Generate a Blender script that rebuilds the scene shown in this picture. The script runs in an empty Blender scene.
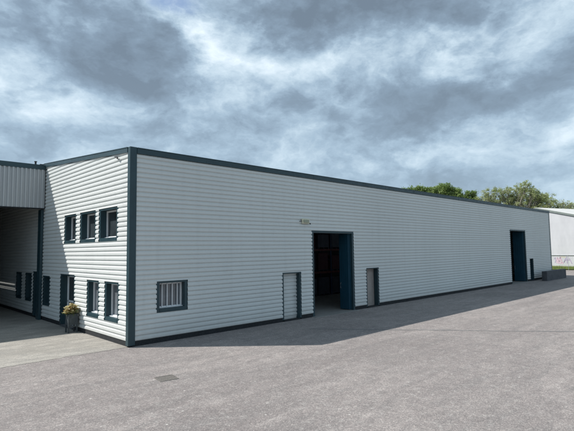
import bpy, bmesh, math, random
from mathutils import Vector, Matrix, noise
random.seed(7)
S = bpy.context.scene
COL = S.collection

# ------------------------------------------------------------------ materials
def new_mat(name):
    m = bpy.data.materials.new(name); m.use_nodes = True
    nt = m.node_tree; nt.nodes.clear()
    out = nt.nodes.new('ShaderNodeOutputMaterial'); b = nt.nodes.new('ShaderNodeBsdfPrincipled')
    nt.links.new(b.outputs[0], out.inputs[0])
    return m, nt, b
def N(nt, t, **kw):
    n = nt.nodes.new(t)
    for k, v in kw.items():
        if k.startswith('i_'): n.inputs[k[2:].replace('_', ' ')].default_value = v
        else: setattr(n, k, v)
    return n
def ramp(nt, fac, stops):
    r = nt.nodes.new('ShaderNodeValToRGB'); e = r.color_ramp.elements
    while len(e) < len(stops): e.new(0.5)
    for k, (p, c) in enumerate(stops):
        e[k].position = p; e[k].color = (c[0], c[1], c[2], 1)
    nt.links.new(fac, r.inputs[0]); return r.outputs[0]
def mixc(nt, fac, a, b, mode='MIX'):
    m = nt.nodes.new('ShaderNodeMix'); m.data_type = 'RGBA'; m.blend_type = mode
    for s, v in ((m.inputs[0], fac), (m.inputs[6], a), (m.inputs[7], b)):
        if hasattr(v, 'is_linked'): nt.links.new(v, s)
        elif isinstance(v, (int, float)): s.default_value = v
        else: s.default_value = (v[0], v[1], v[2], 1)
    return m.outputs[2]
def math_n(nt, op, *a):
    m = nt.nodes.new('ShaderNodeMath'); m.operation = op
    for s, v in zip(m.inputs, a):
        if hasattr(v, 'is_linked'): nt.links.new(v, s)
        else: s.default_value = v
    return m.outputs[0]
def tex_noise(nt, vec, scale, detail=4, rough=.55, dist=0):
    n = nt.nodes.new('ShaderNodeTexNoise'); n.inputs['Scale'].default_value = scale
    n.inputs['Detail'].default_value = detail; n.inputs['Roughness'].default_value = rough
    n.inputs['Distortion'].default_value = dist
    nt.links.new(vec, n.inputs['Vector']); return n.outputs['Fac']
def obj_vec(nt, scale=(1, 1, 1)):
    g = nt.nodes.new('ShaderNodeNewGeometry'); mp = nt.nodes.new('ShaderNodeMapping')
    mp.inputs['Scale'].default_value = scale
    nt.links.new(g.outputs['Position'], mp.inputs[0]); return mp.outputs[0]
def bump(nt, b, h, strength, dist):
    n = nt.nodes.new('ShaderNodeBump'); n.inputs['Strength'].default_value = strength
    n.inputs['Distance'].default_value = dist
    nt.links.new(h, n.inputs['Height']); nt.links.new(n.outputs[0], b.inputs['Normal'])
def paint(name, col, rough=.45, var=.12, scale=2.0, metallic=0.0, spec=.5):
    m, nt, b = new_mat(name); v = obj_vec(nt)
    f = tex_noise(nt, v, scale, 6, .6)
    c = ramp(nt, f, [(.3, [x * (1 - var) for x in col]), (.7, [min(1, x * (1 + var)) for x in col])])
    nt.links.new(c, b.inputs['Base Color'])
    r = ramp(nt, tex_noise(nt, v, scale * 5, 4), [(.3, [rough * .8] * 3), (.7, [min(1, rough * 1.25)] * 3)])
    nt.links.new(r, b.inputs['Roughness'])
    b.inputs['Metallic'].default_value = metallic; b.inputs['Specular IOR Level'].default_value = spec
    return m

def cladding_mat(name, col, rough=.5):
    m, nt, b = new_mat(name); v = obj_vec(nt)
    # sheet to sheet tone, faint rain streaks and dirt near the ground
    big = tex_noise(nt, obj_vec(nt, (.16, .16, .02)), 1.0, 1)
    c = ramp(nt, big, [(.35, [x * .965 for x in col]), (.65, [min(1, x * 1.03) for x in col])])
    st = tex_noise(nt, obj_vec(nt, (3.2, 3.2, .18)), 1.0, 5, .6)
    c = mixc(nt, ramp(nt, st, [(.5, (0, 0, 0)), (.8, (.22, .22, .22))]), c, [x * .7 for x in col])
    fine = tex_noise(nt, v, 9, 5, .7)
    c = mixc(nt, ramp(nt, fine, [(.55, (0, 0, 0)), (.8, (.16, .16, .16))]), c, (.3, .29, .26))
    sx = nt.nodes.new('ShaderNodeSeparateXYZ'); nt.links.new(v, sx.inputs[0])
    low = math_n(nt, 'SUBTRACT', 1.0, math_n(nt, 'MULTIPLY', sx.outputs[2], 1.4))
    low = math_n(nt, 'MULTIPLY', math_n(nt, 'MAXIMUM', low, 0.0), tex_noise(nt, v, 3.5, 5, .7))
    c = mixc(nt, math_n(nt, 'MULTIPLY', low, .55), c, (.30, .27, .23))
    nt.links.new(c, b.inputs['Base Color'])
    b.inputs['Roughness'].default_value = rough
    b.inputs['Specular IOR Level'].default_value = .4
    bump(nt, b, tex_noise(nt, obj_vec(nt, (.9, .9, 3)), 1.0, 3), .25, .02)
    return m

M = {}
M['clad'] = cladding_mat('light_grey_cladding', (.605, .635, .625))
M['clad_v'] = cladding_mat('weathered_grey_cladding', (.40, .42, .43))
M['trim'] = paint('dark_slate_trim', (.019, .048, .060), .42, .18, 1.5)
M['trim_door'] = paint('dark_teal_door', (.006, .052, .085), .5, .15, 1.2)
M['plinth'] = paint('black_base_strip', (.012, .015, .018), .8, .3, 4)
M['white_frame'] = paint('white_window_frame', (.72, .74, .75), .35, .05, 5)
M['roof'] = paint('grey_roof_sheet', (.22, .24, .25), .6, .15, .5)
M['inside'] = paint('inside_lining', (.36, .42, .46), .8, .15, .6)
M['bay_shade'] = paint('dark_bay_lining', (.045, .055, .06), .8, .15, .6)  # unseen bay surfaces, coloured very dark to deepen the shade inside
M['slab'] = paint('indoor_floor', (.24, .24, .23), .55, .15, 1.2)
M['wood_door'] = paint('faded_brown_door', (.30, .27, .25), .5, .15, 3)
M['cream'] = paint('cream_plastic', (.62, .60, .45), .4, .1, 20)
M['lens'] = paint('ribbed_lens', (.30, .32, .24), .2, .2, 40)
M['black'] = paint('black_plastic', (.02, .022, .025), .4, .2, 10)
M['steel'] = paint('galvanised_steel', (.34, .36, .37), .4, .15, 6, .5)
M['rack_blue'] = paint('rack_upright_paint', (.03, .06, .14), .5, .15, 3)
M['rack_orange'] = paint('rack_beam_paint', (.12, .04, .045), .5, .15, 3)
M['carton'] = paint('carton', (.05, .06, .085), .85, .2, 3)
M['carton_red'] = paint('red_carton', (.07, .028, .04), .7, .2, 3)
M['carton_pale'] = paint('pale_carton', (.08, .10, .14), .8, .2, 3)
M['block'] = paint('dark_concrete', (.075, .08, .088), .9, .25, 3)
M['planter'] = paint('dark_planter_wood', (.05, .062, .068), .6, .3, 12)
M['soil'] = paint('soil', (.04, .03, .02), .95, .3, 30)
M['grate'] = paint('cast_iron', (.16, .15, .138), .75, .35, 30, .2)
M['graf_p'] = paint('purple_spray', (.33, .27, .40), .7, .15, 4)
M['graf_r'] = paint('pink_spray', (.50, .38, .45), .7, .15, 4)
M['graf_y'] = paint('yellow_spray', (.50, .46, .30), .7, .15, 4)
M['bark'] = paint('bark', (.19, .18, .15), .9, .3, 5)
M['seal'] = paint('bitumen_joint', (.155, .15, .147), .9, .25, 8)

def glass_mat(name, col):
    m, nt, b = new_mat(name); v = obj_vec(nt)
    c = ramp(nt, tex_noise(nt, v, 1.7, 3), [(.35, [x * .7 for x in col]), (.65, [x * 1.25 for x in col])])
    nt.links.new(c, b.inputs['Base Color']); b.inputs['Roughness'].default_value = .06
    b.inputs['Specular IOR Level'].default_value = .8
    bump(nt, b, tex_noise(nt, v, 1.2, 2), .15, .01)
    return m
M['glass'] = glass_mat('window_glass', (.035, .045, .05))
M['glass_blind'] = glass_mat('window_glass_over_blind', (.16, .18, .20))

def asphalt_mat():
    m, nt, b = new_mat('worn_asphalt'); v = obj_vec(nt)
    big = tex_noise(nt, obj_vec(nt, (.16, .24, .2)), 1.0, 6, .62, .8)
    c = ramp(nt, big, [(.30, (.195, .174, .168)), (.5, (.250, .226, .217)), (.70, (.312, .282, .267))])
    # long swept and driven streaks running along the yard
    for rot, sc, lo, hi, col, k in ((-8, (.22, 1.3, 1), .50, .70, (.385, .35, .333), .55), (24, (.5, 2.6, 1), .47, .64, (.175, .166, .163), .5)):
        mp = nt.nodes.new('ShaderNodeMapping'); mp.inputs['Rotation'].default_value = (0, 0, math.radians(rot))
        mp.inputs['Scale'].default_value = sc; nt.links.new(v, mp.inputs[0])
        st = tex_noise(nt, mp.outputs[0], 1.0, 7, .66, .7)
        c = mixc(nt, ramp(nt, st, [(lo, (0, 0, 0)), (hi, (k, k, k))]), c, col)
    mid = tex_noise(nt, v, 2.2, 8, .72, .3)
    c = mixc(nt, ramp(nt, mid, [(.38, (.55, .55, .55)), (.56, (0, 0, 0))]), c, (.185, .167, .163))
    c = mixc(nt, ramp(nt, tex_noise(nt, v, 5.5, 6, .7, .2), [(.52, (0, 0, 0)), (.70, (.5, .5, .5))]), c, (.40, .385, .365))
    # aggregate: pale and dark chippings
    vo = nt.nodes.new('ShaderNodeTexVoronoi'); vo.inputs['Scale'].default_value = 55
    nt.links.new(v, vo.inputs['Vector'])
    sp = nt.nodes.new('ShaderNodeSeparateColor'); nt.links.new(vo.outputs['Color'], sp.inputs[0])
    c = mixc(nt, .55, c, ramp(nt, sp.outputs[0], [(0, (.22, .22, .22)), (.45, (.44, .44, .44)), (.8, (.60, .60, .59)), (1, (.95, .93, .9))]), 'OVERLAY')
    fn = tex_noise(nt, v, 20, 4, .75)
    c = mixc(nt, ramp(nt, fn, [(.34, (.6, .6, .6)), (.5, (0, 0, 0))]), c, (.14, .134, .132))
    # oil drips and dark damp spots
    sm = tex_noise(nt, v, .9, 3, .5)
    c = mixc(nt, ramp(nt, sm, [(.66, (0, 0, 0)), (.76, (.4, .4, .4))]), c, (.14, .138, .14))
    # sparse white flecks
    v2 = nt.nodes.new('ShaderNodeTexVoronoi'); v2.inputs['Scale'].default_value = 1.6; nt.links.new(v, v2.inputs['Vector'])
    c = mixc(nt, ramp(nt, v2.outputs['Distance'], [(.025, (.8, .8, .8)), (.05, (0, 0, 0))]), c, (.52, .50, .47))
    nt.links.new(c, b.inputs['Base Color']); b.inputs['Roughness'].default_value = .9
    b.inputs['Specular IOR Level'].default_value = .2
    h = math_n(nt, 'ADD', math_n(nt, 'MULTIPLY', vo.outputs['Distance'], .6), tex_noise(nt, v, 34, 4, .8))
    bump(nt, b, h, .4, .010)
    return m
M['asphalt'] = asphalt_mat()

def concrete_mat():
    m, nt, b = new_mat('pale_concrete'); v = obj_vec(nt)
    big = tex_noise(nt, obj_vec(nt, (.5, .9, 1)), 1.0, 6, .65, .5)
    c = ramp(nt, big, [(.3, (.22, .208, .188)), (.5, (.315, .298, .268)), (.7, (.41, .388, .352))])
    st = tex_noise(nt, obj_vec(nt, (.8, 3.5, 1)), 1.0, 6, .7)
    c = mixc(nt, ramp(nt, st, [(.46, (0, 0, 0)), (.64, (.7, .7, .7))]), c, (.21, .20, .185))
    c = mixc(nt, ramp(nt, tex_noise(nt, v, 1.5, 8, .7, .5), [(.50, (0, 0, 0)), (.62, (.6, .6, .6))]), c, (.24, .232, .215))
    vo = nt.nodes.new('ShaderNodeTexVoronoi'); vo.inputs['Scale'].default_value = 45; nt.links.new(v, vo.inputs['Vector'])
    sp = nt.nodes.new('ShaderNodeSeparateColor'); nt.links.new(vo.outputs['Color'], sp.inputs[0])
    c = mixc(nt, .35, c, ramp(nt, sp.outputs[0], [(0, (.25, .25, .25)), (.5, (.5, .5, .5)), (1, (.8, .79, .76))]), 'OVERLAY')
    fn = tex_noise(nt, v, 24, 5, .75)
    c = mixc(nt, ramp(nt, fn, [(.36, (.55, .55, .55)), (.54, (0, 0, 0))]), c, (.17, .165, .15))
    nt.links.new(c, b.inputs['Base Color']); b.inputs['Roughness'].default_value = .85
    b.inputs['Specular IOR Level'].default_value = .3
    bump(nt, b, fn, .4, .008)
    return m
M['concrete'] = concrete_mat()

def leaf_mat(name, c0, c1, c2, sc=.5):
    m, nt, b = new_mat(name); v = obj_vec(nt)
    f = tex_noise(nt, v, sc, 3, .7); g = tex_noise(nt, v, 7, 2)
    c = ramp(nt, f, [(.35, c0), (.52, c1), (.7, c2)])
    c = mixc(nt, ramp(nt, g, [(.35, (.3, .3, .3)), (.6, (0, 0, 0))]), c, [x * .75 for x in c0])
    nt.links.new(c, b.inputs['Base Color']); b.inputs['Roughness'].default_value = .6
    tr = nt.nodes.new('ShaderNodeBsdfTranslucent'); nt.links.new(c, tr.inputs[0])
    ms = nt.nodes.new('ShaderNodeMixShader'); ms.inputs[0].default_value = .5
    nt.links.new(b.outputs[0], ms.inputs[1]); nt.links.new(tr.outputs[0], ms.inputs[2])
    nt.links.new(ms.outputs[0], nt.nodes['Material Output'].inputs[0])
    return m
M['leaf_green'] = leaf_mat('fresh_green_leaves', (.15, .235, .065), (.22, .31, .095), (.29, .38, .14))
M['leaf_olive'] = leaf_mat('olive_spring_leaves', (.28, .34, .14), (.36, .41, .19), (.44, .48, .26))
M['grass'] = leaf_mat('grass_blades', (.13, .20, .035), (.22, .29, .06), (.34, .36, .10), 1.2)
M['leaf_yellow'] = leaf_mat('yellow_flowers', (.66, .56, .26), (.80, .74, .50), (.86, .83, .70), 9)
M['leaf_orange'] = leaf_mat('orange_flowers', (.34, .17, .05), (.44, .26, .07), (.5, .36, .12), 9)
M['ground'] = leaf_mat('rough_grass_ground', (.05, .075, .025), (.09, .11, .04), (.13, .14, .06), .4)

def white_wall_mat():
    m, nt, b = new_mat('white_painted_cladding'); v = obj_vec(nt)
    sx = nt.nodes.new('ShaderNodeSeparateXYZ'); nt.links.new(v, sx.inputs[0])
    z = math_n(nt, 'FRACT', math_n(nt, 'MULTIPLY', sx.outputs[2], 1 / 1.05))
    line = ramp(nt, z, [(0, (.45, .45, .45)), (.05, (0, 0, 0))])
    f = tex_noise(nt, obj_vec(nt, (.7, .7, .3)), 1.0, 6, .65)
    c = ramp(nt, f, [(.3, (.40, .41, .435)), (.6, (.47, .48, .505))])
    c = mixc(nt, line, c, (.38, .38, .42))
    nt.links.new(c, b.inputs['Base Color']); b.inputs['Roughness'].default_value = .6
    return m
M['white_wall'] = white_wall_mat()
M['white_roof'] = paint('white_roof_sheet', (.56, .56, .54), .6, .05, .7)
M['verge'] = paint('green_grey_verge', (.16, .19, .18), .5, .1, 2)

# ------------------------------------------------------------------ mesh helpers
class MB:
    def __init__(s): s.bm = bmesh.new()
    def quad(s, pts):
        return s.bm.faces.new([s.bm.verts.new(p) for p in pts])
    def box(s, a, b, f=lambda x, y, z: (x, y, z)):
        vs = [s.bm.verts.new(f(x, y, z)) for x in (a[0], b[0]) for y in (a[1], b[1]) for z in (a[2], b[2])]
        for q in ((0, 1, 3, 2), (4, 6, 7, 5), (0, 4, 5, 1), (2, 3, 7, 6), (0, 2, 6, 4), (1, 5, 7, 3)):
            s.bm.faces.new([vs[i] for i in q])
        return s
    def tube(s, pts, r, n=8):
        pts = [Vector(p) for p in pts]; rs = r if isinstance(r, (list, tuple)) else [r] * len(pts)
        rings = []
        for i, p in enumerate(pts):
            d = (pts[min(i + 1, len(pts) - 1)] - pts[max(i - 1, 0)]).normalized()
            u = d.cross(Vector((0, 0, 1)))
            if u.length < .1: u = d.cross(Vector((1, 0, 0)))
            u.normalize(); w = d.cross(u)
            rings.append([s.bm.verts.new(p + (u * math.cos(2 * math.pi * k / n) + w * math.sin(2 * math.pi * k / n)) * rs[i]) for k in range(n)])
        for a, b in zip(rings, rings[1:]):
            for k in range(n): s.bm.faces.new([a[k], a[(k + 1) % n], b[(k + 1) % n], b[k]])
        s.bm.faces.new(rings[0][::-1]); s.bm.faces.new(rings[-1]); return s
    def build(s, name, mat, parent=None, bevel=0, recalc=True, smooth=False):
        if recalc: bmesh.ops.recalc_face_normals(s.bm, faces=s.bm.faces)
        me = bpy.data.meshes.new(name); s.bm.to_mesh(me); s.bm.free()
        me.materials.append(mat)
        if smooth:
            for p in me.polygons: p.use_smooth = True
        o = bpy.data.objects.new(name, me); COL.objects.link(o)
        if parent:
            o.parent = parent
            root = parent; off = Vector((0, 0, 0))
            while root: off += root.location; root = root.parent
            me.transform(Matrix.Translation(-off))
        if bevel:
            md = o.modifiers.new('bevel', 'BEVEL'); md.width = bevel; md.segments = 2; md.limit_method = 'ANGLE'
        return o
def thing(name, loc, label, cat, group=None):
    o = bpy.data.objects.new(name, None); COL.objects.link(o); o.location = loc; o.empty_display_size = .3
    o['label'] = label; o['category'] = cat
    if group: o['group'] = group
    return o
def tag(o, label, cat, group=None, kind=None):
    o['label'] = label; o['category'] = cat
    if group: o['group'] = group
    if kind: o['kind'] = kind
    return o

FRONT = lambda u, n, z: (u, -n, z)      # long wall, plane y = 0
GABLE = lambda u, n, z: (-n, u, z)      # end wall, plane x = 0

RIB = [(0.0, .000), (.016, .002), (.032, .030), (.046, .038), (.112, .038), (.128, .033), (.148, .004), (.165, .000)]
def rib_n(z, z0):
    t = (z - z0) % .165
    for (a, na), (b, nb) in zip(RIB, RIB[1:]):
        if a <= t <= b: return na + (nb - na) * (t - a) / (b - a)
    return 0
def ribbed(mb, f, u0, u1, z0, z1, base=.15, off=0.0, seg=None):
    zs = {z0, z1}; k = 0
    while base + k * .165 < z1:
        for a, _ in RIB[:-1]:
            z = base + k * .165 + a
            if z0 < z < z1: zs.add(round(z, 5))
        k += 1
    zs = sorted(zs)
    us = [u0, u1]
    prev = None
    for z in zs:
        row = [mb.bm.verts.new(f(u, off + rib_n(z + 1e-6, base), z)) for u in us]
        if prev:
            for i in range(len(us) - 1): mb.bm.faces.new([prev[i], prev[i + 1], row[i + 1], row[i]])
        prev = row
def wall(mb, f, u0, u1, z0, z1, opens, joint=None):
    us = sorted({u0, u1} | {x for o in opens for x in (o[0], o[1])})
    for a, b in zip(us, us[1:]):
        mid = (a + b) / 2
        os_ = sorted([(o[2], o[3]) for o in opens if o[0] < mid < o[1]])
        z = z0
        for lo, hi in os_:
            if lo > z: ribbed(mb, f, a, b, z, lo)
            z = hi
        if z < z1: ribbed(mb, f, a, b, z, z1)

# ------------------------------------------------------------------ main building
L, D, H, RZ, RY = 43.8, 27.0, 6.6, 7.36, 9.0
bld = thing('warehouse', (0, 0, 0), 'long flat-roofed warehouse clad in pale grey ribbed sheeting with dark slate trim', 'warehouse')
front_w = [(.96, 2.18, 1.0, 2.07)]
p_doors = [(6.90, 8.06, .06, 2.10), (12.97, 14.10, .06, 2.08), (37.65, 38.58, .06, 2.02)]
big = [(8.83, 11.96, .03, 3.98), (33.2, 36.85, .03, 4.55)]
fo = front_w + p_doors + big
mb = MB(); wall(mb, FRONT, .17, L - .12, .15, 6.46, fo); mb.build('front_wall', M['clad'], bld)
up = [(4.87, 6.22, 3.48, 4.69), (2.84, 4.42, 3.48, 4.69), (.93, 2.54, 3.48, 4.69)]
lo = [(2.44, 3.58, .69, 2.06), (.76, 1.93, .69, 2.06)]
dk = [(7.98, 8.98, .70, 2.06), (10.78, 11.86, .72, 2.12), (12.55, 13.6, .74, 2.12)]
gd = [(4.90, 6.58, .08, 2.20), (9.60, 10.52, .08, 2.22)]
mb = MB(); wall(mb, GABLE, .13, D, .15, 7.5, up + lo + dk + gd)
for s in (1, -1):      # cut to the roof slope either side of the ridge
    nrm = Vector((0, -(RZ - H) / RY, 1)) if s > 0 else Vector((0, .010, 1))
    bmesh.ops.bisect_plane(mb.bm, geom=mb.bm.verts[:] + mb.bm.edges[:] + mb.bm.faces[:], plane_co=Vector((0, RY, RZ - .06)), plane_no=nrm, clear_outer=True)
mb.build('gable_wall', M['clad'], bld)
mb = MB(); ribbed(mb, lambda u, n, z: (u, D + n, z), 0, L, .15, 7.12); mb.build('rear_wall', M['clad'], bld)
mb = MB(); ribbed(mb, lambda u, n, z: (L + n, u, z), .12, D, .15, 6.46)
mb.bm.faces.new([mb.bm.verts.new(p) for p in ((L, 0, 6.46), (L, D, 6.46), (L, D, 7.12), (L, RY, RZ - .05))]); mb.build('end_wall', M['clad'], bld)
# plinth, interrupted at the doors
mb = MB(); us = [0.0] + [x for o in sorted(p_doors + big) for x in (o[0], o[1])] + [L]
for a, b in zip(us[::2], us[1::2]): mb.box((a, -.12, -.05), (b, .012, .165), FRONT)
us = [.012] + [x for o in sorted(gd) for x in (o[0], o[1])] + [D]
for a, b in zip(us[::2], us[1::2]): mb.box((a, -.12, -.05), (b, .010, .163), GABLE)
mb.box((L - .1, .02, -.05), (L + .01, D, .16)); mb.box((.02, D - .1, -.05), (L - .1, D + .01, .16))
mb.build('base_strip', M['plinth'], bld)
# corner trim
mb = MB()
for pts in ([(-.058, .125), (-.058, -.058), (.185, -.058), (.185, 0), (0, 0), (0, .125)],):
    lo_ = [mb.bm.verts.new((x, y, .045)) for x, y in pts]; hi_ = [mb.bm.verts.new((x, y, H + .02)) for x, y in pts]
    mb.bm.faces.new(lo_); mb.bm.faces.new(hi_[::-1])
    for i in range(len(pts)): mb.bm.faces.new([lo_[i], lo_[(i + 1) % len(pts)], hi_[(i + 1) % len(pts)], hi_[i]])
mb.build('corner_trim', M['trim'], bld, .006)
mb = MB().box((L - .12, -.055, .06), (L + .055, .12, H - .17)); mb.build('corner_trim', M['verge'], bld, .005)
# roof edge trims, with the laps between their lengths
mb = MB().box((.19, -.075, H - .19), (L + .06, .02, H))
for k in range(1, 15): mb.box((k * 3.0 - .04, -.0785, H - .194), (k * 3.0 + .04, -.070, H - .018))
mb.box((.19, -.09, H - .015), (L + .06, .06, H + .012)); mb.build('roof_edge_trim', M['trim'], bld)
def slope_strip(mb, x0, x1, y0, y1, dz0, dz1):
    zf = lambda y: RZ - ((RZ - H) / RY * (RY - y) if y < RY else .010 * (y - RY))
    ys = [y0] + ([RY] if y0 < RY < y1 else []) + [y1]
    for a, b in zip(ys, ys[1:]):
        vs = [mb.bm.verts.new((x, y, zf(y) + dz)) for x in (x0, x1) for y in (a, b) for dz in (dz0, dz1)]
        for q in ((0, 1, 3, 2), (4, 6, 7, 5), (0, 4, 5, 1), (2, 3, 7, 6), (0, 2, 6, 4), (1, 5, 7, 3)):
            mb.bm.faces.new([vs[i] for i in q])
mb = MB(); slope_strip(mb, -.075, .02, .13, D, -.17, 0); slope_strip(mb, -.09, .06, .13, D, -.012, .014); mb.build('roof_edge_trim', M['trim'], bld)
mb = MB(); slope_strip(mb, .03, L, .03, 1.0, -.14, -.05); slope_strip(mb, .03, 12.6, 1.0, 1.45, -.14, -.05); slope_strip(mb, 27.5, L, 1.0, 1.45, -.14, -.05); slope_strip(mb, .03, L, 1.45, D, -.14, -.05); mb.build('roof', M['roof'], bld)  # open slot near the front, added so sun brightens the racks indoors
mb = MB().box((.15, .15, -.04), (L - .15, D - .15, .012)); mb.build('indoor_floor', M['slab'], bld)
mb = MB().box((28.0, .3, .015), (28.15, D - .3, 6.3)); mb.build('partition_wall', M['inside'], bld)

def recess(parent, f, o, depth, w=.115, bottom=True, name='frame'):
    """pressed metal surround: flat flange behind the rib crests and four reveals"""
    u0, u1, z0, z1 = o; mb = MB(); zb = z0 + (w + .02 if bottom else 0)
    n0, n1 = -.004, .016
    mb.box((u0 - .01, n0, z0), (u0 + w, n1, z1), f); mb.box((u1 - w, n0, z0), (u1 + .01, n1, z1), f)
    mb.box((u0 + w, n0, z1 - w * .6), (u1 - w, n1, z1), f)
    if bottom: mb.box((u0 + w, n0, z0), (u1 - w, n1 + .01, zb), f)
    t = .02
    mb.box((u0 + w - t, -depth, zb - t), (u0 + w, n0, z1 - w * .6 + t), f)
    mb.box((u1 - w, -depth, zb - t), (u1 - w + t, n0, z1 - w * .6 + t), f)
    mb.box((u0 + w, -depth, z1 - w * .6), (u1 - w, n0, z1 - w * .6 + t), f)
    if bottom: mb.box((u0 + w, -depth, zb - t), (u1 - w, n0, zb), f)
    return mb.build(name, M['trim'], parent, .003), (u0 + w, u1 - w, zb, z1 - w * .6)
def window(f, o, depth=.24, pane='glass', bars=0, mullion=0, blind=False, sill=True, dark=False, w=.115):
    fr, (a, b, c, d) = recess(bld, f, o, depth, w, name='window_surround')
    fm = M['trim'] if dark else M['white_frame']
    mb = MB(); t = .055
    mb.box((a, -depth, c), (a + t, -depth + .05, d), f); mb.box((b - t, -depth, c), (b, -depth + .05, d), f)
    mb.box((a + t, -depth, d - t), (b - t, -depth + .05, d), f); mb.box((a + t, -depth, c), (b - t, -depth + .05, c + t), f)
    for k in range(mullion):
        x = a + (b - a) * (k + 1) / (mullion + 1); mb.box((x - .022, -depth, c + t), (x + .022, -depth + .045, d - t), f)
    mb.build('window_frame', fm, fr, .004)
    mb = MB().box((a + .01, -depth - .02, c + .01), (b - .01, -depth + .012, d - .01), f); mb.build('pane', M[pane], fr)
    if bars:
        for k in range(bars):
            x = a + t + (b - a - 2 * t) * (k + .7) / (bars + .4)
            MB().box((x - .016, -depth + .055, c + .02), (x + .016, -depth + .08, d - .03), f).build('bar', M['white_frame'], fr, .004)
    if sill:
        mb = MB().box((a + .002, -depth + .05, c), (b - .002, -depth + .13, c + .028), f); mb.build('sill', fm, fr, .004)
    return fr
window(FRONT, front_w[0], .24, 'glass_blind', bars=4)
for o in up: window(GABLE, o, .26, 'glass')
for o in lo: window(GABLE, o, .22, 'glass_blind', mullion=0)
for o in dk: window(GABLE, o, .22, 'glass', dark=True, sill=False)

# personnel doors in the long wall
def pdoor(f, o, depth, kind):
    fr, (a, b, c, d) = recess(bld, f, o, depth, .085, bottom=False, name='door_surround')
    mb = MB().box((a, -depth - .02, c - .06), (b, .03, .05), f); mb.build('threshold', M['plinth'] if kind != 'slab' else M['block'], fr)
    if kind == 'ribbed':
        mb = MB(); ribbed(mb, f, a, b, .12, d, off=-depth); mb.box((a, -depth - .05, .05), (b, -depth - .004, d), f)
        dr = mb.build('door_leaf', M['clad'], fr)
    else:
        mb = MB().box((a + .01, -depth - .05, .052), (b - .01, -depth, d), f)
        mb.box((a + .14, -depth, .2), (b - .14, -depth + .006, d - .15), f)
        dr = mb.build('door_leaf', M['wood_door' if kind == 'plain' else 'trim_door'], fr, .004)
    mb = MB(); x = b - .12; mb.tube([(f(x, -depth + .0, 1.05)), (f(x, -depth + .075, 1.05)), (f(x - .11, -depth + .075, 1.05))], .011)
    mb.build('door_handle', M['steel'], dr)
pdoor(FRONT, p_doors[0], .22, 'ribbed'); pdoor(FRONT, p_doors[1], .24, 'plain'); pdoor(FRONT, p_doors[2], .22, 'dark')
pdoor(GABLE, gd[1], .25, 'dark')
# glazed entrance door in the end wall
fr, (a, b, c, d) = recess(bld, GABLE, gd[0], .28, .10, bottom=False, name='entrance_surround')
MB().box((a, -.30, .02), (b, .06, .06), GABLE).build('threshold', M['block'], fr)
mb = MB(); dp = .26
for q in ((a, a + .07, .06, d), (b - .15, b, .06, d), (a + .07, b - .07, d - .08, d), (a + .07, b - .07, .06, .20), (a + .07, b - .07, 1.0, 1.08)):
    mb.box((q[0], -dp - .03, q[2]), (q[1], -dp + .03, q[3]), GABLE)
dl = mb.build('door_leaf', M['white_frame'], fr, .004)
MB().box((a + .06, -dp - .012, .1), (b - .06, -dp + .010, d - .05), GABLE).build('pane', M['glass'], dl)
MB().tube([GABLE(a + .13, -dp + .03, .95), GABLE(a + .13, -dp + .09, .95), GABLE(a + .13, -dp + .09, 1.25), GABLE(a + .13, -dp + .03, 1.25)], .014).build('door_handle', M['white_frame'], dl)

# big folding doors, leaves stacked back inside the openings
def bigdoor(o, leaf, lw):
    u0, u1, z0, z1 = o; w = .12; mb = MB()
    mb.box((u0 - .01, -.12, .0), (u0 + w, .020, z1), FRONT); mb.box((u1 - w, -.12, .0), (u1 + .01, .020, z1), FRONT)
    mb.box((u0 + w, -.12, z1 - .1), (u1 - w, .020, z1), FRONT)
    fr = mb.build('door_surround', M['trim'], bld, .004)
    for k in range(2):
        x = u1 - w - .065 - k * .085
        mb = MB(); y0 = .10 + k * .02
        mb.box((x, y0, .05), (x + .05, y0 + lw, z1 - .12))
        for j in range(5):
            yy = y0 + lw * (j + .5) / 5
            mb.box((x - .008, yy - .03, .12), (x - .0005, yy + .03, z1 - .2))
        lf = mb.build('folding_leaf', M['trim_door'], fr, .004)
        if k: MB().tube([(x - .01, y0 + lw - .1, 1.1), (x - .06, y0 + lw - .1, 1.12), (x - .06, y0 + lw - .1, 1.35), (x - .01, y0 + lw - .1, 1.37)], .012).build('door_handle', M['steel'], lf)
    MB().box((u0 + .1, .02, z1 - .115), (u1 - .1, .12, z1 - .02)).build('door_track', M['trim'], fr)
    MB().box((u0 - .1, -.30, -.03), (u1 + .05, .9, .016)).build('threshold', M['slab'], fr)
bigdoor(big[0], 1, .60); bigdoor(big[1], 1, .85)

# ------------------------------------------------------------------ annex with the covered bay
FY = 8.93
ax = thing('covered_bay_annex', (-7, FY, 0), 'dark open loading bay annex under a fascia of vertical grey ribbed sheeting', 'loading bay')
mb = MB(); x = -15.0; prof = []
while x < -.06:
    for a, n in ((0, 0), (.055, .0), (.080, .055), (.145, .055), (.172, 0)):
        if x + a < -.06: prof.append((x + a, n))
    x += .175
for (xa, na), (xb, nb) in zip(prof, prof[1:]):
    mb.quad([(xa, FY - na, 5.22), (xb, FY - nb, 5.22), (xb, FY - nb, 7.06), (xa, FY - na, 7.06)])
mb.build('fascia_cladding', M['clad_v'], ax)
MB().box((-15, FY - .06, 7.04), (-.06, FY + .1, 7.27)).build('fascia_trim', M['trim'], ax, .006)
MB().box((-15, FY - .045, 5.17), (-.06, FY + .1, 5.22)).build('fascia_trim', M['plinth'], ax)
MB().box((-15, FY + .002, 5.225), (-.06, FY + .05, 7.04)).build('fascia_lining', M['bay_shade'], ax)
for xa, xb, ya, yb in ((-15, -.01, FY + .1, 17.6), (-15, -4.105, 17.6, D), (-3.895, -.01, 17.6, D), (-4.06, -3.94, 17.6, D)):  # narrow gaps between sheets added to cast light streaks on the bay wall
    MB().box((xa, ya, 7.12), (xb, yb, 7.16)).build('roof_sheet', M['bay_shade'], ax)
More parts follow.
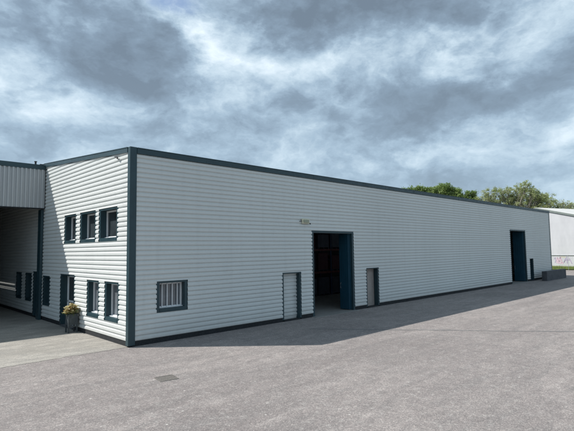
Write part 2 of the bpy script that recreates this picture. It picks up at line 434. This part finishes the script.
MB().box((-5.4, FY + .11, 0), (-5.2, D, 7.1)).build('shade_wall', M['bay_shade'], ax)  # unseen wall set well inside the fascia width, added to darken the bay
MB().box((-14.8, D, 0), (.0, D + .2, 7.16)).build('back_wall', M['bay_shade'], ax)
MB().box((-.16, 9.08, 0), (-.045, 9.52, 5.168)).build('post', M['trim'], ax, .006)
MB().tube([(-.48, FY + .05, 7.27), (-.48, FY + .05, 7.40)], .042, 10).box((-.535, FY - .005, 7.40), (-.425, FY + .105, 7.425)).build('roof_vent', M['black'], ax)
MB().box((-.30, FY, 7.27), (-.16, FY + .1, 7.315)).build('roof_bracket', M['black'], ax)

# ------------------------------------------------------------------ fittings on the walls
t = thing('wall_light', (8.35, -.04, 4.30), 'cream bulkhead light mounted on the long wall above the left door', 'wall light')
MB().box((8.12, -.115, 4.28), (8.60, -.038, 4.50)).build('housing', M['cream'], t, .02)
MB().box((8.19, -.150, 4.325), (8.53, -.116, 4.455)).build('lens', M['lens'], t, .012)
MB().tube([(8.605, -.09, 4.30), (8.66, -.12, 4.27)], .028).build('sensor', M['black'], t)
MB().tube([(8.115, -.08, 4.38), (8.04, -.08, 4.38), (7.99, -.045, 4.38)], .014).build('cable', M['black'], t)
t = thing('security_camera', (-.04, .90, 6.38), 'tiny dark camera on a bracket high on the sunlit end wall', 'security camera')
MB().tube([(-.038, 1.02, 6.40), (-.08, 1.0, 6.42), (-.11, .95, 6.41)], .014).build('bracket', M['black'], t)
MB().tube([(-.11, 1.00, 6.42), (-.115, .87, 6.39), (-.12, .80, 6.34)], [.03, .036, .03]).build('camera_body', M['black'], t)

# ------------------------------------------------------------------ planter and flowers
t = thing('planter_box', (-.27, 4.42, 0), 'dark square planter raised on four legs beside the entrance door', 'planter')
px0, px1, py0, py1 = -.45, -.12, 4.24, 4.57
mb = MB().box((px0, py0, .30), (px1, py0 + .025, .70)).box((px0, py1 - .025, .30), (px1, py1, .70))
mb.box((px0, py0 + .025, .30), (px0 + .025, py1 - .025, .70)).box((px1 - .025, py0 + .025, .30), (px1, py1 - .025, .70)).box((px0 + .025, py0 + .025, .30), (px1 - .025, py1 - .025, .33))
mb.build('box', M['planter'], t, .004)
MB().box((px0 + .026, py0 + .026, .33), (px1 - .026, py1 - .026, .66)).build('soil', M['soil'], t)
for x in (px0 - .012, px1 - .038):
    for y in (py0 - .012, py1 - .038): MB().box((x, y, 0.008), (x + .05, y + .05, .70)).build('leg', M['planter'], t, .004)
MB().box((px0 - .03, py0 - .03, .70), (px1 + .03, py0 + .02, .725)).box((px0 - .03, py1 - .02, .70), (px1 + .03, py1 + .03, .725)).box((px0 - .03, py0 + .02, .70), (px0 + .02, py1 - .02, .725)).box((px1 - .02, py0 + .02, .70), (px1 + .03, py1 - .02, .725)).build('rim', M['planter'], t, .004)
for k in (.22,):
    MB().box((px0 + .03, py0, k), (px1 - .03, py0 + .02, k + .05)).build('stretcher', M['planter'], t)
fp = thing('flowering_plant', (-.27, 4.42, .66), 'bushy plant with pale yellow and orange blooms spilling over the planter', 'plant')
rnd = random.Random(3)
def dome_pts(n, c, r, zlo=-.2):
    out = []
    while len(out) < n:
        v = Vector((rnd.uniform(-1, 1), rnd.uniform(-1, 1), rnd.uniform(zlo, 1)))
        if .45 < v.length < .86 + .3 * noise.noise(v * 2.3): out.append(Vector((c[0] + v.x * r[0], c[1] + v.y * r[1], c[2] + v.z * r[2])))
    return out
def leafs(mb, p, s, rr, k=1):
    for _ in range(k):
        a = Vector((rr.gauss(0, 1), rr.gauss(0, 1), rr.gauss(0, 1))).normalized(); b = a.orthogonal().normalized()
        b = (Matrix.Rotation(rr.uniform(0, 6.28), 3, a) @ b); q = p + Vector((rr.gauss(0, s * .6), rr.gauss(0, s * .6), rr.gauss(0, s * .6)))
        s2 = s * rr.uniform(.6, 1.3)
        mb.bm.faces.new([mb.bm.verts.new(q + v) for v in (a * s2 * .6, b * s2 * .32, -a * s2 * .6, -b * s2 * .32)])
mb = MB()
for p in dome_pts(300, (-.29, 4.40, .80), (.27, .29, .27)): leafs(mb, p, .055, rnd, 2)
mb.build('foliage', M['leaf_green'], fp, recalc=False)
mb = MB(); mo = MB()
for i, p in enumerate(dome_pts(480, (-.30, 4.39, .83), (.30, .32, .30))):
    tgt = mb if i % 5 else mo
    for k in range(6):
        an = k * math.pi / 3 + rnd.random(); d = Vector((math.cos(an), math.sin(an), rnd.uniform(-.2, .5))); e = Vector((-math.sin(an), math.cos(an), 0))
        tgt.bm.faces.new([tgt.bm.verts.new(p + v * .042) for v in (Vector((0, 0, 0)), d * .7 + e * .5, d * 1.2, d * .7 - e * .5)])
mb.build('blossoms', M['leaf_yellow'], fp, recalc=False); mo.build('blossoms', M['leaf_orange'], fp, recalc=False)
mb = MB()
for k in range(12):
    an = rnd.uniform(0, 6.28); mb.tube([(-.28 + .04 * math.cos(an), 4.41 + .04 * math.sin(an), .66), (-.28 + .12 * math.cos(an), 4.41 + .12 * math.sin(an), .85), (-.28 + .22 * math.cos(an), 4.41 + .22 * math.sin(an), .95)], .005, 5)
mb.build('stems', M['leaf_green'], fp)

# ------------------------------------------------------------------ drain cover in the yard
t = thing('drain_cover', (-1.03, -4.2, 0), 'rusty rectangular drain grating sunk in the asphalt in front of the corner', 'drain')
ang = math.radians(-10); cx, cy = -1.0, -4.20
def DR(u, n, z): u *= .80; return (cx + u * math.cos(ang) - n * math.sin(ang), cy + u * math.sin(ang) + n * math.cos(ang), z)
mb = MB()
mb.box((-.29, -.23, -.03), (.29, -.20, .010), DR).box((-.29, .20, -.03), (.29, .23, .010), DR).box((-.29, -.20, -.03), (-.26, .20, .010), DR).box((.26, -.20, -.03), (.29, .20, .010), DR)
mb.build('frame', M['grate'], t)
mb = MB().box((-.259, -.199, -.03), (.259, .199, .0015), DR)
for k in range(12): mb.box((-.25 + k * .0425, -.19, .0015), (-.228 + k * .0425, .19, .008), DR)
for k in range(3): mb.box((-.255, -.12 + k * .11, .0015), (.255, -.10 + k * .11, .0075), DR)
mb.build('grating', M['grate'], t)

# ------------------------------------------------------------------ low wall, racks
o = MB().box((38.4, -1.15, -.05), (44.2, -.72, .86)).build('low_wall', M['block'], None, .02)
tag(o, 'low dark concrete wall standing at the far corner of the warehouse', 'low wall')

def rack(loc, n, label):
    t = thing('storage_rack', loc, label, 'storage rack', 'storage racks inside the warehouse')
    X, Y = loc[0], loc[1]; w = 2.7
    for i in range(n + 1):
        mb = MB()
        for y in (0, 1.0): mb.box((X + i * w, Y + y, .013), (X + i * w + .09, Y + y + .08, 5.0))
        for k in range(5): mb.tube([(X + i * w + .045, Y + .06, .3 + k), (X + i * w + .045, Y + 1.02, .9 + k)], .02, 5)
        mb.build('upright', M['rack_blue'], t)
    for lv in (1.5, 3.0, 4.5):
        for y in (.0, 1.02): MB().box((X + .09, Y + y - .0, lv), (X + n * w, Y + y + .06, lv + .12)).build('beam', M['rack_orange'], t)
    return t
rack((14.5, 6.0, 0), 5, 'tall storage rack with dull red beams just inside the open left door')
rr = random.Random(5)
KIND = {0: ('carton_pale', 'blue grey'), 1: ('carton_red', 'dark red'), 2: ('carton', 'dark grey')}
for li, (lv, lname) in enumerate(((.02, 'on the floor under'), (1.625, 'on the middle shelf of'), (3.125, 'on the upper shelf of'))):
    for ci, cname in enumerate(('furthest left', 'second from left', 'third from left', 'fourth from left')):
        h = rr.uniform(.75, 1.15); w = rr.uniform(.95, 1.12); x = 14.7 + (ci // 2) * 2.7 + (ci % 2) * 1.28
        mname, word = KIND[(li * 2 + ci * 2 + ci // 2) % 3]
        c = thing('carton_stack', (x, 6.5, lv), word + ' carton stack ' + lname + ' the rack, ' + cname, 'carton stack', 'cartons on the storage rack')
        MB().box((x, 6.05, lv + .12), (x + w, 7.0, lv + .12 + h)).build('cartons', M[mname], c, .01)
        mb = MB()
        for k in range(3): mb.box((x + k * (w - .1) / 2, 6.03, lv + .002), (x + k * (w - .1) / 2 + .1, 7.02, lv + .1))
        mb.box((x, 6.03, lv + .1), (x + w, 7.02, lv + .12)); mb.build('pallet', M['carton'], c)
t = thing('pendant_lamp', (16.4, 5.2, 4.4), 'unlit pale pendant lamp hanging inside the open left door', 'lamp')
MB().tube([(16.4, 5.2, 4.62), (16.4, 5.2, 7.0)], .012, 6).build('cord', M['black'], t)
MB().tube([(16.4, 5.2, 4.25), (16.4, 5.2, 4.45), (16.4, 5.2, 4.62)], [.28, .2, .06], 14).build('lamp_shade', M['cream'], t)

# ------------------------------------------------------------------ ground
def struct(o): o['kind'] = 'structure'; return o
def sheet(name, mat, x0, x1, y0, y1, z, n=1):
    mb = MB(); mb.quad([(x0, y0, z), (x1, y0, z), (x1, y1, z), (x0, y1, z)]); return struct(mb.build(name, mat, None, recalc=False))
sheet('ground', M['ground'], -700, 900, -700, 900, -.02)
# yard with a slightly uneven far edge
mb = MB(); sg = []
edge = [(60.8, -60), (60.8, -25), (60.9, -8), (60.6, 0), (60.5, 5), (60.8, 14), (60.6, 40)]
mb.bm.faces.new([mb.bm.verts.new(p) for p in [(-60, -60, 0), *[(x, y, 0) for x, y in edge], (-60, 40, 0)]])
struct(mb.build('asphalt_yard', M['asphalt'], None, recalc=False))
mb = MB(); rj = random.Random(11); xs = [-20 + i * .08 for i in range(251)]; pv = None
for x in xs:
    y = .05 + .05 * noise.noise(Vector((x * .9, 3, 0))) + .05 * noise.noise(Vector((x * 5, 1, 0))) + rj.uniform(-.03, .03) - (.12 if x < -3 else 0) * min(1, (-3 - x) / 3 if x < -3 else 0)
    a = mb.bm.verts.new((x, y, .006)); b = mb.bm.verts.new((x, 26.9, .006))
    if pv: mb.bm.faces.new([pv[0], a, b, pv[1]])
    pv = (a, b)
struct(mb.build('concrete_apron', M['concrete'], None, recalc=False))
# slab joints in the apron
mb = MB()
for y in (4.9,): mb.box((-20, y, .0065), (-.02, y + .014, .0085))
for x in (-4.6, -9.4): mb.box((x, .2, .0065), (x + .014, 26.8, .0085))
struct(mb.build('slab_joint', M['seal'], None))
# sealed joint running across the yard
mb = MB(); rj = random.Random(4); p0 = Vector((6.4, -2.0, 0)); p1 = Vector((22.0, -22.5, 0)); d = (p1 - p0).normalized(); nn = Vector((-d.y, d.x, 0)); pv = None
for i in range(420):
    t_ = i / 419; c = p0 + (p1 - p0) * t_ + nn * .03 * math.sin(t_ * 40); w = .07 + rj.uniform(-.035, .035)
    a = mb.bm.verts.new(c + nn * w + Vector((0, 0, .004))); b = mb.bm.verts.new(c - nn * w + Vector((0, 0, .004)))
    if pv: mb.bm.faces.new([pv[0], pv[1], b, a])
    pv = (a, b)
struct(mb.build('yard_joint', M['seal'], None))
# grass verge in front of the white building
mb = MB(); rg = random.Random(9)
nx, ny = 14, 70; V = [[mb.bm.verts.new((60.3 + i * .5, -30 + j * .75, .10 + .10 * noise.noise(Vector((i * .6, j * .4, 0))) + .02 * i)) for j in range(ny)] for i in range(nx)]
for i in range(nx - 1):
    for j in range(ny - 1): mb.bm.faces.new([V[i][j], V[i + 1][j], V[i + 1][j + 1], V[i][j + 1]])
for k in range(14000):
    x = 60.6 + rg.random() * 5.6; y = rg.uniform(-14, 14); h = rg.uniform(.12, .34) * (1.3 if rg.random() < .15 else 1); z = .14 + .012 * (x - 61)
    an = rg.uniform(0, 3.14); w = .02; dx, dy = math.cos(an) * w, math.sin(an) * w; lx, ly = rg.gauss(0, .08), rg.gauss(0, .08)
    mb.bm.faces.new([mb.bm.verts.new(p) for p in ((x - dx, y - dy, z - .1), (x + dx, y + dy, z - .1), (x + lx, y + ly, z + h))])
o = mb.build('grass', M['grass'], None, recalc=False); tag(o, 'bright green grass verge along the foot of the white building', 'grass', kind='stuff')

# ------------------------------------------------------------------ white building behind the far end
P0 = Vector((66.0, 7.95, 0)); dv = Vector((.9466, -.3223, 0)); ev = Vector((-.3223, -.9466, 0))
AP, SL = 8.68, .252                  # apex height and roof slope
def WB(s, n, z): p = P0 + ev * s - dv * n; return (p.x, p.y, z)     # s to the right along the gable, n outwards
wb = thing('white_building', (66, 7.95, 0), 'white metal shed with sloping white roof beyond the far end of the warehouse', 'shed')
W = 13.0; LEN = 46.0
mb = MB(); pts = [(-W, 0), (W, 0), (W, AP - SL * W), (0, AP), (-W, AP - SL * W)]
a = [mb.bm.verts.new(WB(s, 0, z)) for s, z in pts]; b = [mb.bm.verts.new(WB(s, -LEN, z)) for s, z in pts]
mb.bm.faces.new(a); mb.bm.faces.new(b[::-1])
for i in (0, 1, 4): mb.bm.faces.new([a[i], a[(i + 1) % 5], b[(i + 1) % 5], b[i]])
mb.build('wall', M['white_wall'], wb)
mb = MB()
for s0, s1 in ((0, W + .3), (-W - .3, 0)):
    z0, z1 = AP - SL * abs(s0) + .05, AP - SL * abs(s1) + .05
    vs = [mb.bm.verts.new(WB(s, n, z + dz)) for s, z in ((s0, z0), (s1, z1)) for n in (.1, -LEN - .1) for dz in (0, .07)]
    for q in ((0, 1, 3, 2), (4, 6, 7, 5), (0, 4, 5, 1), (2, 3, 7, 6), (0, 2, 6, 4), (1, 5, 7, 3)): mb.bm.faces.new([vs[i] for i in q])
mb.build('roof', M['white_roof'], wb)
mb = MB()
for s0, s1 in ((0, W + .3), (-W - .3, 0)):
    z0, z1 = AP - SL * abs(s0), AP - SL * abs(s1)
    vs = [mb.bm.verts.new(WB(s, n, z + dz)) for s, z in ((s0, z0), (s1, z1)) for n in (.02, .16) for dz in (-.16, .10)]
    for q in ((0, 1, 3, 2), (4, 6, 7, 5), (0, 4, 5, 1), (2, 3, 7, 6), (0, 2, 6, 4), (1, 5, 7, 3)): mb.bm.faces.new([vs[i] for i in q])
mb.build('verge_trim', M['verge'], wb)
MB().box((-W, .002, 1.78), (W, .07, 1.92), WB).build('ledge', M['steel'], wb)
def stroke(pts, w, mat):
    mb = MB()
    for (s0, z0), (s1, z1) in zip(pts, pts[1:]):
        l = math.hypot(s1 - s0, z1 - z0); nx, nz = -(z1 - z0) / l * w / 2, (s1 - s0) / l * w / 2; ex, ez = (s1 - s0) / l * w * .3, (z1 - z0) / l * w * .3
        mb.bm.faces.new([mb.bm.verts.new(WB(s, .012, z)) for s, z in ((s0 - ex + nx, z0 - ez + nz), (s1 + ex + nx, z1 + ez + nz), (s1 + ex - nx, z1 + ez - nz), (s0 - ex - nx, z0 - ez - nz))])
    for f_ in mb.bm.faces:
        for v_ in f_.verts: v_.co += Vector((-dv.x, -dv.y, 0)) * .0015 * (f_.index % 4 if f_.index >= 0 else 0)
    return mb.build('graffiti', mat, wb)
stroke([(2.35, 1.3), (2.5, 1.5), (2.6, 1.1), (2.45, .8)], .08, M['graf_p'])
stroke([(2.75, .8), (2.8, 1.5), (3.05, 1.0), (3.25, 1.55), (3.45, .85)], .20, M['graf_r'])
stroke([(2.9, .8), (3.6, .75)], .22, M['graf_r'])
stroke([(3.4, 1.62), (4.0, 1.55)], .09, M['graf_y'])
stroke([(4.0, 1.45), (3.75, .85), (3.95, 1.2), (4.5, 1.2)], .09, M['graf_p'])
stroke([(4.15, 1.6), (4.2, .75)], .10, M['graf_p'])
stroke([(4.5, 1.45), (4.85, .7)], .09, M['graf_p'])

# ------------------------------------------------------------------ fence
fc = thing('steel_fence', (61.4, 3.6, 0), 'thin grey steel fence between the yard and the white building', 'fence')
fp0 = Vector((60.7, 7.5, 0)) + dv * .6
def FN(s, n, z): p = fp0 + ev * s - dv * n; return Vector((p.x, p.y, z))
for i in range(11):
    s = -2.2 + i * 2.4; MB().tube([FN(s, 0, -.05), FN(s, 0, 2.02)], .024, 8).build('post', M['steel'], fc)
MB().tube([FN(-2.2, 0, 1.95), FN(21.8, 0, 1.95)], .035, 8).build('top_rail', M['steel'], fc)
for i in range(10):
    mb = MB()
    for k in range(1, 12):
        s = -2.2 + i * 2.4 + k * .2; mb.tube([FN(s, 0, .05), FN(s, 0, 1.93)], .006, 4)
    mb.build('mesh_panel', M['steel'], fc)

# ------------------------------------------------------------------ trees
def limb(mb, a, b, r0, r1, rr, seg=5, bend=.12):
    a, b = Vector(a), Vector(b); l = (b - a).length; pts = []; rs = []
    off = Vector((rr.uniform(-1, 1), rr.uniform(-1, 1), rr.uniform(-.2, .5))) * l * bend
    for i in range(seg + 1):
        t = i / seg; pts.append(a.lerp(b, t) + off * math.sin(math.pi * t)); rs.append(r0 + (r1 - r0) * t)
    mb.tube(pts, rs, 6); return pts
def tree(loc, clumps, mat, label, seed, leaf=.26, per=420, airy=.0, trunk_r=.4, squash=.8, name='deciduous_tree', twigs=4):
    rr = random.Random(seed); t = thing(name, loc, label, 'tree')
    tm = MB(); cm = MB(); base = Vector(loc)
    cen = sum((Vector(c[0]) for c in clumps), Vector()) / len(clumps)
    fork = Vector((base.x + (cen.x - base.x) * .3, base.y + (cen.y - base.y) * .3, base.z + (cen.z - base.z) * .45))
    limb(tm, base, fork, trunk_r, trunk_r * .7, rr, 6, .05)
    for c, r in clumps:
        c = Vector(c); st = fork.lerp(c, .0)
        pts = limb(tm, st, c, trunk_r * .22, .03, rr, 6, .12)
        # sub branches, each carrying leaf tufts
        nb = max(9, int(r * 9))
        for k in range(nb):
            v = Vector((rr.gauss(0, 1), rr.gauss(0, 1), rr.gauss(0, 1))); v.normalize(); v.z = v.z * squash + (.12 if airy else 0)
            rad = r * rr.uniform(.45, 1.05); tip = c + v * rad
            src = pts[rr.randint(3, 6)]
            limb(tm, src, tip, .03, .010, rr, 3, .12)
            for q in range(twigs):
                tp = tip + Vector((rr.gauss(0, .3), rr.gauss(0, .3), rr.gauss(0, .25))) * r * .4
                if airy: limb(tm, tip.lerp(c, .3), tp, .012, .005, rr, 2, .1)
                if rr.random() < airy * .5: continue
                for _ in range(int(per / (nb * twigs))):
                    g = tp + Vector((rr.gauss(0, .20), rr.gauss(0, .20), rr.gauss(0, .17))) * r * (.62 if not airy else .5)
                    leafs(cm, g, leaf, rr)
    tm.build('trunk', M['bark'], t, recalc=False, smooth=True); cm.build('crown', mat, t, recalc=False)
    return t
def mass(seed, line, depth, r, rows, jit=.5):
    """clump centres filling the crown below a skyline of points"""
    rr = random.Random(seed); out = []
    for a, b in zip(line, line[1:]):
        n = max(1, round(math.dist(a, b) / (r * .45)))
        for k in range(n):
            p = [a[q] + (b[q] - a[q]) * k / n for q in range(3)]
            for row in range(rows):
                out.append(((p[0] + rr.uniform(-1, 1) * depth, p[1] + rr.uniform(-.3, .3), p[2] - r * .8 - row * r * 1.15 + rr.uniform(-jit, jit * .3) * r), r * rr.uniform(.85, 1.15)))
    return out
tree((68.0, 27.4, -.02), mass(41, [(65.9, 29.8, 13.9), (66.6, 28.6, 14.4), (67.2, 27.5, 14.2), (68.0, 26.2, 14.3), (68.6, 25.2, 13.9)], .8, .85, 5), M['leaf_green'], 'leafy green tree showing leftmost above the warehouse roof', 21, .22, 480)
tree((69.6, 23.4, -.02), mass(42, [(68.1, 25.6, 14.2), (68.9, 24.2, 14.4), (69.6, 23.0, 14.2), (70.2, 21.9, 13.6), (70.5, 21.1, 12.6)], .8, .85, 6), M['leaf_green'], 'fuller green tree with the higher top of the pair on the left', 22, .22, 480)
tree((71.0, 19.8, -.02), mass(43, [(70.7, 20.5, 12.5), (71.0, 19.9, 12.9), (71.4, 19.1, 12.4)], .5, .7, 5), M['leaf_green'], 'small round green treetop between the green pair and the big olive tree', 23, .2, 420)
tree((73.6, 13.0, -.02), mass(44, [(71.5, 18.5, 11.35), (71.9, 17.4, 12.25), (72.5, 16.2, 13.15), (73.0, 14.8, 13.65), (73.6, 13.3, 13.75), (74.0, 12.2, 13.65), (74.3, 11.0, 13.25), (74.7, 9.9, 12.65), (75.0, 8.8, 11.85), (75.3, 7.8, 11.15)], 1.8, 1.05, 5, .8),
     M['leaf_olive'], 'broad airy olive-green tree rising beside the white roof', 24, .17, 430, airy=.16, trunk_r=.55, name='airy_tree')
tree((76.0, 5.6, -.02), mass(45, [(75.4, 7.0, 10.7), (75.7, 6.2, 10.4), (75.9, 5.2, 10.2), (76.1, 4.4, 9.8)], .8, .75, 3, .6), M['leaf_olive'], 'thin wispy olive treetop at the right edge of the picture', 25, .16, 170, airy=.5, trunk_r=.2, name='airy_tree')

# ------------------------------------------------------------------ camera
RT = Vector((0.71819749, -0.69569199, -0.01431848)); UP = Vector((-0.04259899, -0.06449712, 0.99700825)); FW = Vector((0.69453415, 0.71543887, 0.07595744))
cd = bpy.data.cameras.new('camera'); cam = bpy.data.objects.new('camera', cd); COL.objects.link(cam)
cd.sensor_width = 36; cd.lens = 455.956 / 574 * 36; cd.clip_start = .1; cd.clip_end = 3000
mw = Matrix.Identity(4)
for r in range(3): mw[r][0], mw[r][1], mw[r][2] = RT[r], UP[r], -FW[r]
mw.translation = Vector((-6.78830713, -14.46724477, 3.07578738)); cam.matrix_world = mw
S.camera = cam

# ------------------------------------------------------------------ light
sd = Vector((.68, -.66, -1.0)).normalized()        # direction the light travels
sl = bpy.data.lights.new('sun', 'SUN'); sl.energy = 4.5; sl.angle = math.radians(.5); sl.color = (1, .955, .90)
so = bpy.data.objects.new('sun', sl); COL.objects.link(so); so.rotation_euler = sd.to_track_quat('-Z', 'Y').to_euler(); so.location = (-20, 20, 30)
elev = math.asin(-sd.z); az = math.atan2(-sd.x, -sd.y)

w = bpy.data.worlds.new('World'); S.world = w; w.use_nodes = True; nt = w.node_tree; nt.nodes.clear()
out = nt.nodes.new('ShaderNodeOutputWorld'); bg = nt.nodes.new('ShaderNodeBackground'); nt.links.new(bg.outputs[0], out.inputs[0])
sky = nt.nodes.new('ShaderNodeTexSky'); sky.sky_type = 'NISHITA'; sky.sun_disc = False; sky.sun_elevation = elev; sky.sun_rotation = az
bg.inputs[1].default_value = .12
tc = nt.nodes.new('ShaderNodeTexCoord'); d = tc.outputs['Generated']
def vm(op, *a):
    n = nt.nodes.new('ShaderNodeVectorMath'); n.operation = op
    for s, v in zip(n.inputs, a):
        if hasattr(v, 'is_linked'): nt.links.new(v, s)
        else: s.default_value = v
    return n.outputs['Value'] if op == 'DOT_PRODUCT' else n.outputs['Vector']
mt = lambda op, *a: math_n(nt, op, *a)
sx = nt.nodes.new('ShaderNodeSeparateXYZ'); nt.links.new(d, sx.inputs[0])
inv = mt('DIVIDE', 1.0, mt('ADD', mt('MAXIMUM', sx.outputs[2], 0.0), .30))
cx_ = nt.nodes.new('ShaderNodeCombineXYZ'); nt.links.new(mt('MULTIPLY', sx.outputs[0], inv), cx_.inputs[0]); nt.links.new(mt('MULTIPLY', sx.outputs[1], inv), cx_.inputs[1])
pl = cx_.outputs[0]
def wn(vec, scale, detail, rough, dist=0.0, col=False):
    n = nt.nodes.new('ShaderNodeTexNoise'); n.inputs['Scale'].default_value = scale; n.inputs['Detail'].default_value = detail
    n.inputs['Roughness'].default_value = rough; n.inputs['Distortion'].default_value = dist; nt.links.new(vec, n.inputs['Vector'])
    return n.outputs['Color' if col else 'Fac']
sp_ = vm('MULTIPLY', d, (1.0, 1.0, 1.75))
warp = vm('SUBTRACT', wn(sp_, 4.5, 7, .62, 0, True), (.5, .5, .5))
dw = vm('ADD', d, vm('MULTIPLY', warp, (.26, .26, .20)))
def density(vec):
    """billowing cloud: rounded lumps of three sizes"""
    w_ = vm('ADD', vec, vm('MULTIPLY', vm('SUBTRACT', wn(vec, 6.0, 5, .6, 0, True), (.5, .5, .5)), (.16, .16, .16)))
    a = wn(w_, 3.2, 9, .52); b = mt('ABSOLUTE', mt('SUBTRACT', mt('MULTIPLY', wn(w_, 8.0, 6, .58), 2.0), 1.0))
    return mt('ADD', mt('MULTIPLY', mt('SUBTRACT', a, .5), 1.0), mt('MULTIPLY', mt('SUBTRACT', b, .22), -.27))
def blob(px, py, su, sv, rot, amp):
    """a bank of cloud: centre and half sizes in degrees-like units on the sky dome"""
    c = (RT * ((px - 287) / 456) - UP * ((py - 215.5) / 456) + FW).normalized()
    a = math.radians(rot); u = (RT - c * RT.dot(c)).normalized(); v = c.cross(u).normalized()
    if v.dot(UP) < 0: v = -v
    U = (u * math.cos(a) + v * math.sin(a)) / (su / 456); V = (v * math.cos(a) - u * math.sin(a)) / (sv / 456)
    ka = mt('SUBTRACT', vm('DOT_PRODUCT', dw, tuple(U)), U.dot(c)); kb = mt('SUBTRACT', vm('DOT_PRODUCT', dw, tuple(V)), V.dot(c))
    r2 = mt('ADD', mt('MULTIPLY', ka, ka), mt('MULTIPLY', kb, kb))
    g = mt('MULTIPLY', mt('EXPONENT', mt('MULTIPLY', r2, -1.0)), amp)
    return mt('MULTIPLY', g, mt('GREATER_THAN', vm('DOT_PRODUCT', d, tuple(c)), 0.0))
den = density(sp_); den2 = density(vm('ADD', sp_, (-.020, .014, .060)))     # second sample nearer the sun gives lit rims and shaded bellies
tt = mt('ADD', mt('ADD', den, mt('MULTIPLY', mt('SUBTRACT', den, den2), 1.0)), .47)
BL = [(120, 60, 72, 30, -22, -.46), (60, 25, 50, 22, -10, -.12), (385, 10, 125, 26, 0, -.40), (268, 8, 55, 16, 0, -.26), (490, 88, 100, 19, 12, -.36), (415, 125, 50, 13, 15, -.26), (200, 128, 90, 18, 0, -.12), (310, 112, 70, 14, 12, -.14),
      (186, 42, 18, 34, 28, .36), (240, 60, 46, 24, 0, .26), (62, 112, 42, 26, -20, .30), (15, 70, 30, 30, 0, .22), (20, 15, 30, 20, 0, .12), (347, 60, 42, 17, 0, .22), (437, 58, 50, 12, 5, .18), (540, 28, 36, 26, 25, .26), (410, 158, 50, 13, 10, .22), (530, 140, 60, 15, 8, .16), (140, 112, 30, 10, -20, .12)]
for b_ in BL: tt = mt('ADD', tt, blob(*b_))
cr = ramp(nt, tt, [(0.0, (.14, .185, .235)), (.28, (.20, .27, .345)), (.48, (.30, .40, .495)), (.68, (.46, .57, .655)), (.95, (.70, .79, .85))])
# thinner, bluer veil towards the horizon
hz = mt('MULTIPLY', mt('POWER', mt('SUBTRACT', 1.0, mt('MAXIMUM', mt('MINIMUM', mt('MULTIPLY', sx.outputs[2], 2.2), 1.0), 0.0)), 1.6), .55)
cr = mixc(nt, hz, cr, (.33, .445, .55))
# small gap to blue sky
gap = blob(166, 2, 22, 9, -15, 1.0)
cloud10 = nt.nodes.new('ShaderNodeVectorMath'); cloud10.operation = 'SCALE'; cloud10.inputs[3].default_value = 1 / .12; nt.links.new(cr, cloud10.inputs[0])
fac = mt('MINIMUM', mt('MULTIPLY', gap, .9), .85)
fin = mixc(nt, fac, cloud10.outputs[0], sky.outputs[0])
fin = mixc(nt, .06, fin, sky.outputs[0])
nt.links.new(fin, bg.inputs[0])

# ------------------------------------------------------------------ render look
S.render.engine = 'CYCLES'
S.view_settings.view_transform = 'Standard'; S.view_settings.look = 'None'; S.view_settings.exposure = .42; S.view_settings.gamma = 1
S.view_settings.use_curve_mapping = False
